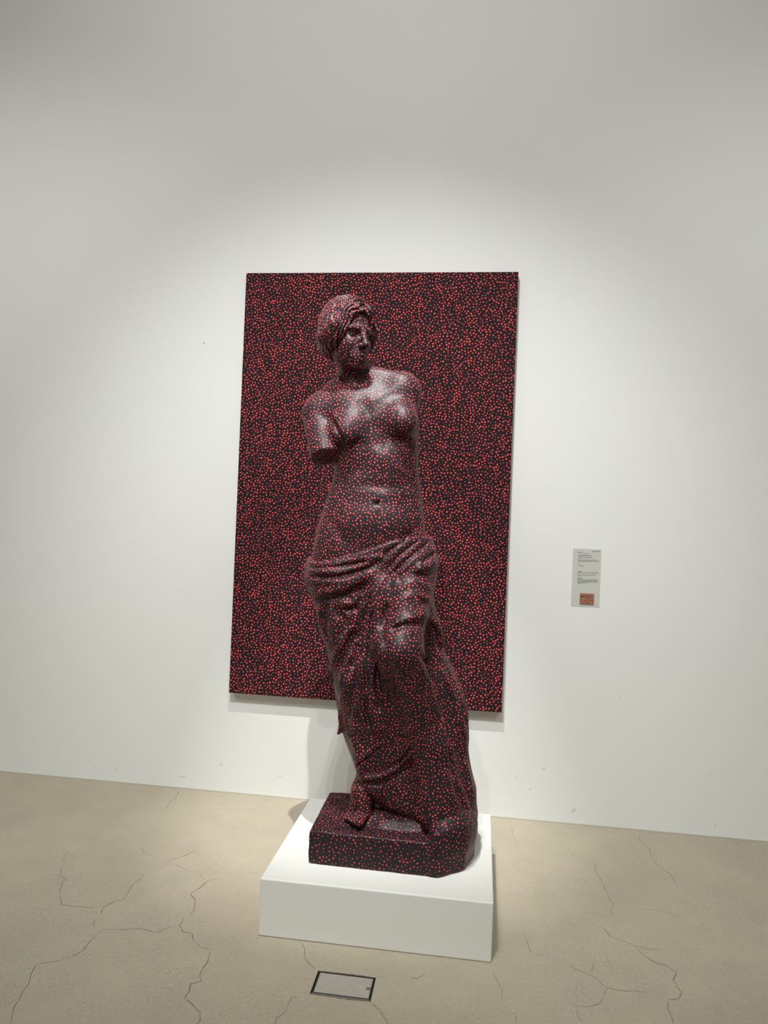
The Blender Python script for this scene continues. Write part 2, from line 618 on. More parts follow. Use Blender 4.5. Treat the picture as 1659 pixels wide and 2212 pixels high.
stroke([(575, 1650), (600, 1660), (585, 1715)])
stroke([(600, 1660), (640, 1655), (650, 1700)])
scribble(590, 700, 1665, 13)
scribble(728, 890, 1668, 12)
stroke([(728, 1640), (728, 1690)])
scribble(748, 820, 1722, 11)
scribble(685, 760, 1785, 10)
scribble(815, 870, 1778, 11)
stroke([(895, 1765), (905, 1790), (930, 1795)])
scribble(735, 825, 1842, 8)
mesh('handwriting', V, F, M_SCRIPT, plate).matrix_parent_inverse = Matrix.Identity(4)

# ---------------------------------------------------------------- scuffs on the wall
M_SCUFF = NT('scuff')
M_SCUFF.base(srgb(150, 148, 138))
M_SCUFF.set(Roughness=0.9, Alpha=0.13)
for u, v, w, h in ((478, 1652, 6, 4), (395, 1678, 9, 3), (205, 1655, 4, 3), (253, 1660, 5, 4), (1174, 1661, 5, 3), (1116, 1679, 4, 4),
                   (1145, 1705, 4, 3), (1238, 1752, 6, 7), (1533, 1672, 2, 6), (1545, 1785, 2, 5), (1340, 1505, 5, 2), (605, 1677, 6, 2)):
    p = on_y(u, v, -0.0006)
    V = []
    for k in range(9):
        a = 2 * math.pi * k / 9
        q = rng.uniform(0.5, 1.1) * 0.00244
        V.append((p[0] + math.cos(a) * w * q, -0.0006, p[2] + math.sin(a) * h * q))
    mesh('scuff', V, [tuple(range(9))], M_SCUFF.m, wall_back)
p = on_y(440.5, 741, -0.001)
V = [(p[0] + 0.003 * math.cos(a), -0.0012, p[2] + 0.003 * math.sin(a)) for a in np.linspace(0, 2 * math.pi, 9)[:-1]]
mesh('pin_hole', V, [tuple(range(8))], M_PIT, wall_back)

# ---------------------------------------------------------------- the statue: signed distance sculpting
YS = -0.92                                   # plane through the middle of the figure
BIG = 1.0


def P(u, v, dy=0.0):
    return on_y(u, v, YS + dy)


class Field:
    def __init__(self, lo, hi, h):
        self.lo = np.array(lo, float)
        self.h = h
        self.n = np.ceil((np.array(hi) - self.lo) / h).astype(int) + 1
        self.ax = [(self.lo[i] + h * np.arange(self.n[i])).astype(np.float32) for i in range(3)]
        self.F = np.full(self.n, BIG, np.float32)

    def reg(self, lo, hi, pad):
        sl = []
        for i in range(3):
            a = int(max(0, math.floor((lo[i] - pad - self.lo[i]) / self.h)))
            b = int(min(self.n[i], math.ceil((hi[i] + pad - self.lo[i]) / self.h) + 1))
            if b - a < 1:
                return None
            sl.append(slice(a, b))
        sl = tuple(sl)
        X = self.ax[0][sl[0]][:, None, None]
        Y = self.ax[1][sl[1]][None, :, None]
        Z = self.ax[2][sl[2]][None, None, :]
        return sl, X, Y, Z

    def op(self, fn, lo, hi, k=0.02, mode='add', pad=None):
        g = self.reg(lo, hi, (k + 0.02) if pad is None else pad)
        if g is None:
            return
        sl, X, Y, Z = g
        d = fn(X, Y, Z)
        a = self.F[sl]
        if mode == 'add':
            hh = np.maximum(k - np.abs(a - d), 0) / max(k, 1e-6)
            self.F[sl] = np.minimum(a, d) - hh * hh * k * 0.25
        elif mode == 'sub':
            d = -d
            hh = np.maximum(k - np.abs(a - d), 0) / max(k, 1e-6)
            self.F[sl] = np.maximum(a, d) + hh * hh * k * 0.25

    # primitives
    def ball(self, c, r, k=0.02, mode='add'):
        c = np.asarray(c, float)
        self.op(lambda X, Y, Z: np.sqrt((X - c[0]) ** 2 + (Y - c[1]) ** 2 + (Z - c[2]) ** 2) - r, c - r, c + r, k, mode)

    def cone(self, a, b, ra, rb, k=0.02, mode='add'):
        a, b = np.asarray(a, float), np.asarray(b, float)
        ba = b - a
        L = float(ba @ ba)

        def fn(X, Y, Z):
            t = np.clip(((X - a[0]) * ba[0] + (Y - a[1]) * ba[1] + (Z - a[2]) * ba[2]) / L, 0, 1)
            return np.sqrt((X - a[0] - t * ba[0]) ** 2 + (Y - a[1] - t * ba[1]) ** 2 + (Z - a[2] - t * ba[2]) ** 2) - (ra + (rb - ra) * t)
        r = max(ra, rb)
        self.op(fn, np.minimum(a, b) - r, np.maximum(a, b) + r, k, mode)

    def ell(self, c, rad, R=None, k=0.02, mode='add'):
        c = np.asarray(c, float)
        R = np.eye(3) if R is None else R           # columns = local axes
        e = np.abs(R) @ np.asarray(rad)

        def fn(X, Y, Z):
            dx, dy, dz = X - c[0], Y - c[1], Z - c[2]
            q = [dx * R[0, i] + dy * R[1, i] + dz * R[2, i] for i in range(3)]
            k0 = np.sqrt(sum((q[i] / rad[i]) ** 2 for i in range(3)))
            k1 = np.sqrt(sum((q[i] / rad[i] ** 2) ** 2 for i in range(3))) + 1e-6
            return k0 * (k0 - 1) / k1
        self.op(fn, c - e, c + e, k, mode)

    def loft(self, left, right, depth, k=0.02, y0=None, npow=2.2, zlo=None, zhi=None):
        """left/right: photo outline pixels on the plane y=YS; depth: (v, front, back)"""
        y0 = YS if y0 is None else y0
        Lp = np.array([P(u, v) for v, u in left])
        Rp = np.array([P(u, v) for v, u in right])
        Dp = np.array([(P(800, v)[2], a, b) for v, a, b in depth])

        def it(z, zs, xs):
            o = np.argsort(zs)
            return np.interp(z, zs[o], xs[o]).astype(np.float32)
        Zt = min(Lp[:, 2].max(), Rp[:, 2].max()) if zhi is None else zhi
        Zb = max(Lp[:, 2].min(), Rp[:, 2].min()) if zlo is None else zlo
        lo = (min(Lp[:, 0].min(), Rp[:, 0].min()), y0 - Dp[:, 1].max(), Zb)
        hi = (max(Lp[:, 0].max(), Rp[:, 0].max()), y0 + Dp[:, 2].max(), Zt)

        def fn(X, Y, Z):
            z = Z[0, 0]
            sm = np.ones(7) / 7

            def s(q):
                if len(q) < 8:
                    return q
                return np.convolve(np.pad(q, 3, mode='edge'), sm, mode='valid').astype(np.float32)
            xl, xr = s(it(z, Lp[:, 2], Lp[:, 0])), s(it(z, Rp[:, 2], Rp[:, 0]))
            a = np.maximum((xr - xl) / 2, 0.005)[None, None, :]
            cx = ((xr + xl) / 2)[None, None, :]
            bf = s(it(z, Dp[:, 0], Dp[:, 1]))[None, None, :]
            bb = s(it(z, Dp[:, 0], Dp[:, 2]))[None, None, :]
            dy = Y - y0
            b = np.where(dy < 0, bf, bb)
            ux, uy = np.abs(X - cx) / a, np.abs(dy) / b
            q = (ux ** npow + uy ** npow) ** (1 / npow) + 1e-5
            g = q ** (1 - npow) * np.sqrt((ux ** (npow - 1) / a) ** 2 + (uy ** (npow - 1) / b) ** 2) + 1e-3
            d = (q - 1) / np.maximum(g, 2.0)
            return np.maximum(d, np.maximum(Z - Zt, Zb - Z)).astype(np.float32)
        self.op(fn, lo, hi, k, pad=0.05)

    def plane_cut(self, p, n, lo=None, hi=None, k=0.004):
        p, n = np.asarray(p, float), np.asarray(n, float)
        n = n / np.linalg.norm(n)
        lo = self.lo if lo is None else lo
        hi = self.lo + self.n * self.h if hi is None else hi
        g = self.reg(lo, hi, 0)
        sl, X, Y, Z = g
        d = ((X - p[0]) * n[0] + (Y - p[1]) * n[1] + (Z - p[2]) * n[2]).astype(np.float32)
        a = self.F[sl]
        hh = np.maximum(k - np.abs(a - d), 0) / k
        self.F[sl] = np.maximum(a, d) + hh * hh * k * 0.25

    def sample(self, pts):
        q = (pts - self.lo) / self.h
        i = np.clip(np.floor(q).astype(int), 0, self.n - 2)
        f = np.clip(q - i, 0, 1)
        inside = np.all((q >= 0) & (q <= self.n - 1), axis=1)
        r = 0
        for c in range(8):
            o = np.array([(c >> s) & 1 for s in range(3)])
            w = np.prod(np.where(o, f, 1 - f), axis=1)
            j = i + o
            r = r + w * self.F[j[:, 0], j[:, 1], j[:, 2]]
        return np.where(inside, r, BIG)

    def hit(self, u, v):
        d = ray(u, v)
        y = np.arange(self.lo[1], self.lo[1] + self.n[1] * self.h, self.h * 0.4)
        pts = CAM + d[None] * ((y - CAM[1]) / d[1])[:, None]
        f = self.sample(pts)
        neg = np.nonzero(f < 0)[0]
        if len(neg):
            i = neg[0]
            if i > 0 and f[i - 1] < BIG * 0.9:
                w = f[i - 1] / (f[i - 1] - f[i])
                return pts[i - 1] + (pts[i] - pts[i - 1]) * w
            return pts[i]
        return pts[int(np.argmin(f))]

    def fold_paths(self, folds):
        out = []
        for px, amp, wid in folds:
            q = catmull(px, 9.0)
            pts = np.array([self.hit(u, v) for u, v in q])
            for _ in range(2):                       # keep the crest smooth where the outline jumps
                if len(pts) > 3:
                    pts[1:-1] = 0.5 * pts[1:-1] + 0.25 * (pts[:-2] + pts[2:])
            out.append((pts, amp, wid))
        return out

    def apply_folds(self, paths, sharp=1.0):
        for pts, amp, wid in paths:
            R = wid * (2.6 if sharp < 0.5 else 3.6)
            lo, hi = pts.min(0), pts.max(0)
            g = self.reg(lo, hi, R)
            if g is None:
                continue
            sl, X, Y, Z = g
            D = np.full(self.F[sl].shape, 1.0, np.float32)
            T = np.zeros(self.F[sl].shape, np.float32)
            n = len(pts) - 1
            for i in range(n):
                a, b = pts[i], pts[i + 1]
                ba = b - a
                L = float(ba @ ba) + 1e-9
                s2 = self.reg(np.minimum(a, b), np.maximum(a, b), R)
                if s2 is None:
                    continue
                ss, x, y, z = s2
                loc = tuple(slice(ss[q].start - sl[q].start, ss[q].stop - sl[q].start) for q in range(3))
                t = np.clip(((x - a[0]) * ba[0] + (y - a[1]) * ba[1] + (z - a[2]) * ba[2]) / L, 0, 1)
                d = np.sqrt((x - a[0] - t * ba[0]) ** 2 + (y - a[1] - t * ba[1]) ** 2 + (z - a[2] - t * ba[2]) ** 2)
                old = D[loc]
                upd = d < old
                D[loc] = np.where(upd, d, old)
                T[loc] = np.where(upd, (i + t) / n, T[loc])
            e0 = 0.0 if sharp < 0.5 else 0.06
            fade = np.clip(np.minimum(T, 1 - T) * (3 if sharp < 0.5 else 5) + e0, 0, 1)
            fade = fade * fade * (3 - 2 * fade)
            e = np.sqrt(D * D + (0.12 * wid) ** 2) - 0.12 * wid
            ex = 2 if sharp < 0.5 else (1.0 if amp > 0 else 1.4)
            p0 = math.exp(-(R / wid) ** ex)
            prof = np.clip((np.exp(-(e / wid) ** ex) - p0) / (1 - p0), 0, 1)
            self.F[sl] -= (amp * fade * prof).astype(np.float32)

    def mesh(self, name):
        F = self.F
        S = F < 0
        nx, ny, nz = F.shape
        cnt = np.zeros((nx - 1, ny - 1, nz - 1), np.uint8)
        for c in range(8):
            o = [(c >> s) & 1 for s in range(3)]
            cnt += S[o[0]:nx - 1 + o[0], o[1]:ny - 1 + o[1], o[2]:nz - 1 + o[2]]
        act = (cnt > 0) & (cnt < 8)
        idx = np.full(act.shape, -1, np.int32)
        cells = np.argwhere(act)
        idx[act] = np.arange(len(cells))
        acc = np.zeros((len(cells), 3), np.float32)
        num = np.zeros(len(cells), np.float32)
        cor = np.array([[(c >> s) & 1 for s in range(3)] for c in range(8)])
        val = np.stack([F[cells[:, 0] + o[0], cells[:, 1] + o[1], cells[:, 2] + o[2]] for o in cor], 1)
        for a in range(8):
            for s in range(3):
                b = a | (1 << s)
                if b == a:
                    continue
                cr = (val[:, a] < 0) != (val[:, b] < 0)
                den = val[:, a] - val[:, b]
                tt = np.where(cr, val[:, a] / np.where(cr, den, 1), 0)
                pos = cor[a][None] + tt[:, None] * (cor[b] - cor[a])[None]
                acc += pos * cr[:, None]
                num += cr
        verts = self.lo + (cells + acc / num[:, None]) * self.h
        quads = []
        for ax in range(3):
            o1, o2 = (ax + 1) % 3, (ax + 2) % 3
            A = [slice(None)] * 3
            B = [slice(None)] * 3
            A[ax], B[ax] = slice(0, -1), slice(1, None)
            ch = S[tuple(A)] != S[tuple(B)]
            e = np.argwhere(ch)
            ok = (e[:, o1] > 0) & (e[:, o2] > 0) & (e[:, o1] < F.shape[o1] - 1) & (e[:, o2] < F.shape[o2] - 1)
            e = e[ok]
            flip = S[tuple(A)][e[:, 0], e[:, 1], e[:, 2]]
            q = []
            for d1, d2 in ((-1, -1), (0, -1), (0, 0), (-1, 0)):
                c = e.copy()
                c[:, o1] += d1
                c[:, o2] += d2
                q.append(idx[c[:, 0], c[:, 1], c[:, 2]])
            q = np.stack(q, 1)
            q = np.where(flip[:, None], q, q[:, ::-1])
            quads.append(q)
        q = np.concatenate(quads)
        me = bpy.data.meshes.new(name)
        me.vertices.add(len(verts))
        me.vertices.foreach_set('co', verts.astype(np.float32).ravel())
        me.loops.add(q.size)
        me.loops.foreach_set('vertex_index', q.astype(np.int32).ravel())
        me.polygons.add(len(q))
        me.polygons.foreach_set('loop_start', np.arange(0, q.size, 4, dtype=np.int32))
        me.update(calc_edges=True)
        me.validate()
        return me


def catmull(px, step):
    p = np.array(px, float)
    if len(p) == 2:
        n = max(2, int(np.linalg.norm(p[1] - p[0]) / step))
        return [p[0] + (p[1] - p[0]) * i / n for i in range(n + 1)]
    q = np.vstack([2 * p[0] - p[1], p, 2 * p[-1] - p[-2]])
    out = []
    for i in range(1, len(q) - 2):
        n = max(1, int(round(np.linalg.norm(q[i + 1] - q[i]) / step)))
        for k in range(n):
            s = k / n
            a, b, c, d = q[i - 1], q[i], q[i + 1], q[i + 2]
            out.append(0.5 * (2 * b + (c - a) * s + (2 * a - 5 * b + 4 * c - d) * s * s + (3 * b - a - 3 * c + d) * s ** 3))
    out.append(p[-1])
    return out


PXM = 3.0 / FPX                                  # metres per pixel on the statue
st = tag(empty('statue', (1.02, -0.92, PH)), 'armless draped classical figure painted black with red dots on the white plinth', 'statue')

# ---- head frame
HC = P(748, 727, -0.03)
ha = math.radians(48)
tilt = math.radians(-3)
hf = np.array([math.sin(ha) * math.cos(tilt), -math.cos(ha) * math.cos(tilt), math.sin(tilt)])
hl = np.array([math.cos(ha), math.sin(ha), 0.0])
hu = np.cross(hf, hl)
hu = hu if hu[2] > 0 else -hu
HR = np.stack([hf, hl, hu], 1)


def hd(x, y, z):
    return HC + HR @ np.array([x, y, z])


# ---- figure: head, neck, torso, arm stumps in one continuous surface
T = Field((0.47, YS - 0.30, 1.25), (1.14, YS + 0.26, 2.50), 0.0034)
tl = [(803, 765), (812, 738), (825, 722), (840, 705), (860, 690), (890, 690), (920, 702), (950, 713), (980, 722), (1010, 724), (1040, 719),
      (1070, 708), (1100, 698), (1130, 689), (1160, 682), (1190, 677), (1220, 676), (1260, 678), (1320, 690)]
tr = [(797, 815), (803, 850), (812, 876), (830, 893), (860, 901), (890, 903), (920, 903), (950, 904), (980, 904), (1010, 904), (1040, 907), (1070, 911),
      (1100, 914), (1130, 917), (1160, 920), (1190, 923), (1220, 925), (1260, 925), (1320, 925)]
td = [(797, 0.025, 0.06), (812, 0.038, 0.085), (835, 0.060, 0.10), (870, 0.098, 0.12), (910, 0.112, 0.125), (950, 0.115, 0.12), (990, 0.115, 0.11), (1030, 0.110, 0.105),
      (1060, 0.110, 0.105), (1090, 0.118, 0.112), (1130, 0.132, 0.125), (1170, 0.138, 0.14), (1220, 0.138, 0.15), (1320, 0.13, 0.15)]
T.loft(tl, tr, td, npow=2.15)
# neck and trapezius
# (the neck itself is added after the head, so that the jaw keeps its underside)
T.cone(P(752, 812, 0.055), P(700, 868, 0.03), 0.040, 0.045, 0.05)
T.cone(P(790, 812, 0.03), P(868, 832, 0.02), 0.045, 0.05, 0.04)
# shoulders and the arm stump
T.ball(P(874, 846, 0.005), 0.066, 0.05)
T.ball(P(690, 893, 0.0), 0.071, 0.05)
arm_a, arm_b = P(688, 897, -0.005), P(708, 1010, -0.090)
cut = P(707, 988, -0.070)
ad = (arm_b - arm_a) / np.linalg.norm(arm_b - arm_a)
an = ad + np.array([-0.02, -0.08, 0.0])
an = an / np.linalg.norm(an)
aL = float((arm_b - arm_a) @ (arm_b - arm_a))


def arm_fn(X, Y, Z):
    ba = arm_b - arm_a
    t = np.clip(((X - arm_a[0]) * ba[0] + (Y - arm_a[1]) * ba[1] + (Z - arm_a[2]) * ba[2]) / aL, 0, 1)
    d = np.sqrt((X - arm_a[0] - t * ba[0]) ** 2 + (Y - arm_a[1] - t * ba[1]) ** 2 + (Z - arm_a[2] - t * ba[2]) ** 2) - (0.067 - 0.007 * t)
    e = (X - cut[0]) * an[0] + (Y - cut[1]) * an[1] + (Z - cut[2]) * an[2]
    hh = np.maximum(0.006 - np.abs(d - e), 0) / 0.006
    return (np.maximum(d, e) + hh * hh * 0.0015).astype(np.float32)


T.op(arm_fn, np.minimum(arm_a, arm_b) - 0.07, np.maximum(arm_a, arm_b) + 0.07, 0.008)
# breasts
T.ell(P(752, 925, -0.085), (0.066, 0.050, 0.064), None, 0.05)
T.ball(P(747, 938, -0.098), 0.040, 0.035)
T.ell(P(867, 905, -0.080), (0.062, 0.052, 0.062), None, 0.05)
T.ball(P(875, 914, -0.098), 0.040, 0.035)
# belly, ribs and hips
T.ell(P(835, 1005, -0.085), (0.060, 0.036, 0.065), None, 0.05)
T.ell(P(808, 1125, -0.085), (0.115, 0.058, 0.085), None, 0.06)
T.ell(P(815, 1060, -0.085), (0.090, 0.034, 0.050), None, 0.05)
# head
T.ell(hd(-0.010, 0, 0.035), (0.114, 0.090, 0.112), HR, 0.02)
T.ell(hd(0.042, 0, -0.045), (0.067, 0.061, 0.097), HR, 0.03)
T.ell(hd(0.026, 0, -0.080), (0.066, 0.058, 0.050), HR, 0.03)
T.ball(hd(0.087, 0, -0.130), 0.021, 0.03)
for s in (-1, 1):
    T.ball(hd(0.072, 0.036 * s, -0.042), 0.026, 0.03)
    T.ell(hd(0.114, 0.035 * s, -0.003), (0.034, 0.025, 0.017), HR, 0.014, 'sub')
    T.cone(hd(0.101, 0.010 * s, 0.022), hd(0.084, 0.056 * s, 0.018), 0.009, 0.010, 0.016)
    T.ball(hd(0.076, 0.034 * s, -0.004), 0.0175, 0.003)
    T.cone(hd(0.092, 0.018 * s, 0.002), hd(0.0935, 0.034 * s, 0.0075), 0.0035, 0.0042, 0.004)
    T.cone(hd(0.0935, 0.034 * s, 0.0075), hd(0.080, 0.053 * s, 0.0), 0.0042, 0.0035, 0.004)
    T.cone(hd(0.090, 0.020 * s, -0.013), hd(0.080, 0.050 * s, -0.011), 0.003, 0.003, 0.004)
T.cone(hd(0.105, 0, 0.020), hd(0.133, 0, -0.044), 0.0090, 0.0112, 0.012)
T.ball(hd(0.135, 0, -0.047), 0.0118, 0.006)
for s in (-1, 1):
    T.ball(hd(0.120, 0.0125 * s, -0.050), 0.0092, 0.006)
T.ell(hd(0.097, 0, -0.090), (0.017, 0.036, 0.030), HR, 0.02)
for s in (-1, 1):
    T.cone(hd(0.1145, 0.004 * s, -0.0875), hd(0.103, 0.026 * s, -0.0925), 0.0060, 0.003, 0.006)
    T.cone(hd(0.1120, 0.0, -0.1020), hd(0.103, 0.022 * s, -0.0985), 0.0072, 0.0035, 0.006)
T.cone(hd(0.120, -0.022, -0.0945), hd(0.120, 0.022, -0.0945), 0.003, 0.003, 0.003, 'sub')
T.ell(hd(0.055, 0, -0.178), (0.075, 0.075, 0.036), HR, 0.018, 'sub')
# neck
T.cone(P(757, 765, 0.030), P(782, 862, 0.015), 0.061, 0.066, 0.022)
T.cone(P(738, 770, 0.035), P(780, 868, -0.045), 0.022, 0.014, 0.03)
# navel
T.ell(P(813, 1086, -0.150), (0.009, 0.030, 0.0075), None, 0.014, 'sub')
body_folds = [
    # collar bones, notch, sternum, midline, rib arch, groins
    ([(803, 866), (835, 846), (868, 834)], 0.0025, 0.016), ([(776, 876), (745, 872), (712, 876)], 0.003, 0.016),
    ([(776, 846), (784, 866), (792, 886), (802, 912)], -0.005, 0.020), ([(798, 895), (812, 930), (820, 965), (824, 985)], -0.007, 0.022),
    ([(828, 990), (832, 1015), (826, 1045), (817, 1072)], -0.005, 0.014), ([(815, 1098), (812, 1130), (808, 1170)], -0.0025, 0.016),
    ([(735, 1058), (785, 1046), (830, 1050), (870, 1052), (905, 1036)], -0.006, 0.018),
    ([(815, 975), (785, 1000), (757, 1035)], -0.003, 0.022), ([(838, 978), (874, 1000), (897, 1034)], -0.004, 0.022),
    ([(705, 1105), (730, 1150), (760, 1190)], -0.006, 0.020), ([(915, 1120), (895, 1150), (862, 1170)], -0.005, 0.018),
    ([(722, 965), (742, 968), (768, 960), (790, 948)], -0.008, 0.014), ([(840, 945), (865, 952), (892, 945)], -0.008, 0.014),
    ([(706, 893), (716, 908), (729, 930), (738, 955), (741, 982)], -0.030, 0.008),
]
T.apply_folds(T.fold_paths(body_folds), 0.3)
T.ball(hd(0, 0, -5), 0.01)
link('figure', scatter_flecks(T.mesh('figure'), 0.0113, 1), M_STATUE, st, True)

# ---- hair
Hf = Field(HC - 0.20, HC + 0.20, 0.0022)
Hf.ell(hd(-0.013, 0, 0.042), (0.1285, 0.105, 0.127), HR, 0.02)
Hf.ell(hd(-0.120, 0, -0.005), (0.050, 0.058, 0.052), HR, 0.03)
Hf.ell(hd(-0.060, 0, -0.045), (0.062, 0.070, 0.043), HR, 0.04)
for s in (-1, 1):
    Hf.ell(hd(0.005, 0.078 * s, 0.008), (0.070, 0.034, 0.058), HR, 0.03)
    Hf.cone(hd(0.070, 0.045 * s, 0.085), hd(0.045, 0.084 * s, 0.030), 0.026, 0.022, 0.02)
    Hf.cone(hd(0.045, 0.084 * s, 0.030), hd(-0.030, 0.095 * s, -0.020), 0.022, 0.020, 0.02)
g = Hf.reg(HC - 0.3, HC + 0.3, 0)
sl, X, Y, Z = g
dx, dy, dz = X - HC[0], Y - HC[1], Z - HC[2]
lx, ly, lz = [dx * HR[0, i] + dy * HR[1, i] + dz * HR[2, i] for i in range(3)]
ay = np.abs(ly)
ux, uy, uz = (lx - 0.155) / 0.125, ly / 0.078, (lz + 0.035) / 0.135
kq = np.sqrt(ux ** 2 + uy ** 2 + uz ** 2)            # grows with the distance from the hairline
along = np.arctan2(uz, np.sqrt(uy ** 2 + 0.06))
wave = 0.055 * np.sin(along * 11 + kq * 7) + 0.02 * np.sin(along * 4 - kq * 9)
ph = (kq + wave) * 36
near = np.clip((2.0 - kq) / 0.6, 0.0, 1.0)
amp = 0.0014 + 0.0040 * near
rid = np.cos(ph) + 0.25 * np.cos(ph * 2 + 0.6) + 0.3
Hf.F[sl] -= (amp * rid).astype(np.float32)
# fillet round the head and the parting
Hf.F[sl] += (0.004 * np.exp(-((lx - 0.005 + 0.25 * (lz - 0.1)) / 0.006) ** 2) * (lz > 0.02)).astype(np.float32)
for _ in range(2):
    for ax in range(3):
        Hf.F = (np.roll(Hf.F, 1, ax) + 2 * Hf.F + np.roll(Hf.F, -1, ax)) * np.float32(0.25)
Hf.ell(hd(0.155, 0, -0.035), (0.125, 0.078, 0.135), HR, 0.012, 'sub')
link('hair', scatter_flecks(Hf.mesh('hair'), 0.0113, 2), M_STATUE, st, True)

# ---- drapery
D = Field((0.52, YS - 0.31, 0.29), (1.39, YS + 0.245, 1.60), 0.0034)
dl = [(1150, 684), (1190, 676), (1222, 664), (1240, 662), (1262, 666), (1280, 672), (1300, 685), (1340, 691), (1370, 695), (1395, 708), (1430, 717), (1465, 720),
      (1480, 722), (1520, 727), (1570, 737), (1600, 747), (1620, 755), (1650, 767), (1670, 776), (1690, 777), (1700, 782), (1715, 800), (1735, 825),
      (1750, 850), (1765, 880), (1800, 900)]
dr = [(1120, 918), (1150, 929), (1165, 935), (1185, 941), (1205, 944), (1225, 943), (1240, 936), (1280, 935), (1310, 940), (1370, 950), (1400, 957), (1430, 968),
      (1470, 986), (1520, 1004), (1570, 1011), (1600, 1010), (1622, 1003), (1640, 1005), (1665, 1012), (1705, 1027), (1740, 1025), (1757, 1028),
      (1775, 1025), (1810, 1024)]
dd = [(1120, 0.14, 0.15), (1200, 0.152, 0.16), (1240, 0.155, 0.165), (1300, 0.150, 0.165), (1400, 0.125, 0.16), (1500, 0.108, 0.16), (1600, 0.105, 0.17),
      (1700, 0.130, 0.19), (1760, 0.150, 0.21), (1810, 0.17, 0.22)]
D.loft(dl, dr, dd, npow=2.2)
knee = P(866, 1405, -0.205)
D.cone(P(888, 1240, -0.055), knee, 0.098, 0.074, 0.05)
D.cone(knee, P(925, 1600, -0.095), 0.074, 0.070, 0.05)
D.cone(P(925, 1600, -0.095), P(950, 1760, -0.10), 0.070, 0.085, 0.05)
D.cone(P(728, 1250, -0.055), P(772, 1470, -0.075), 0.100, 0.075, 0.05)
D.cone(P(772, 1470, -0.075), P(805, 1690, -0.075), 0.075, 0.050, 0.05)
D.cone(P(975, 1560, 0.02), P(995, 1760, 0.02), 0.05, 0.06, 0.04)
# heavy bundle hanging between the thighs
D.cone(P(812, 1260, -0.13), P(797, 1440, -0.155), 0.034, 0.034, 0.04)
D.cone(P(797, 1440, -0.155), P(815, 1570, -0.155), 0.034, 0.018, 0.04)
# cloth stretched between the bundle and the shin
D.cone(P(848, 1395, -0.175), P(872, 1600, -0.060), 0.062, 0.062, 0.05)
D.cone(P(828, 1480, -0.110), P(836, 1650, -0.070), 0.050, 0.048, 0.05)
# rolled waistband
D.cone(P(672, 1256, -0.055), P(735, 1262, -0.130), 0.022, 0.026, 0.03)
D.cone(P(735, 1262, -0.130), P(800, 1243, -0.140), 0.026, 0.016, 0.03)
D.cone(P(668, 1208, -0.02), P(669, 1236, -0.03), 0.010, 0.022, 0.02)
D.cone(P(942, 1208, -0.03), P(905, 1228, -0.13), 0.018, 0.014, 0.02)
# cloth corners standing off the outline
D.cone(P(728, 1440, -0.03), P(703, 1468, -0.03), 0.030, 0.010, 0.012)
D.cone(P(735, 1462, -0.03), P(712, 1476, -0.02), 0.026, 0.008, 0.010)
D.cone(P(748, 1555, -0.03), P(731, 1584, -0.03), 0.028, 0.006, 0.010)
D.cone(P(938, 1340, -0.05), P(954, 1394, -0.03), 0.022, 0.010, 0.012)
# slanting top edge of the wrap
tp = np.array([P(u, v, -0.10) for u, v in ((640, 1190), (662, 1200), (674, 1210), (690, 1216), (712, 1213), (747, 1204), (781, 1195), (818, 1183),
                                           (852, 1170), (893, 1155), (923, 1142), (945, 1140))])
g = D.reg((0.4, -2, 1.30), (1.5, 0, 1.7), 0)
sl, X, Y, Z = g
dtop = (Z - np.interp(X[:, 0, 0], tp[:, 0], tp[:, 2])[:, None, None] - 0.035 * np.clip((Y - YS) / 0.15, 0, 1)).astype(np.float32)
dtop = np.broadcast_to(dtop, D.F[sl].shape)
hh = np.maximum(0.016 - np.abs(D.F[sl] - dtop), 0) / 0.016
D.F[sl] = np.maximum(D.F[sl], dtop) + hh * hh * 0.004
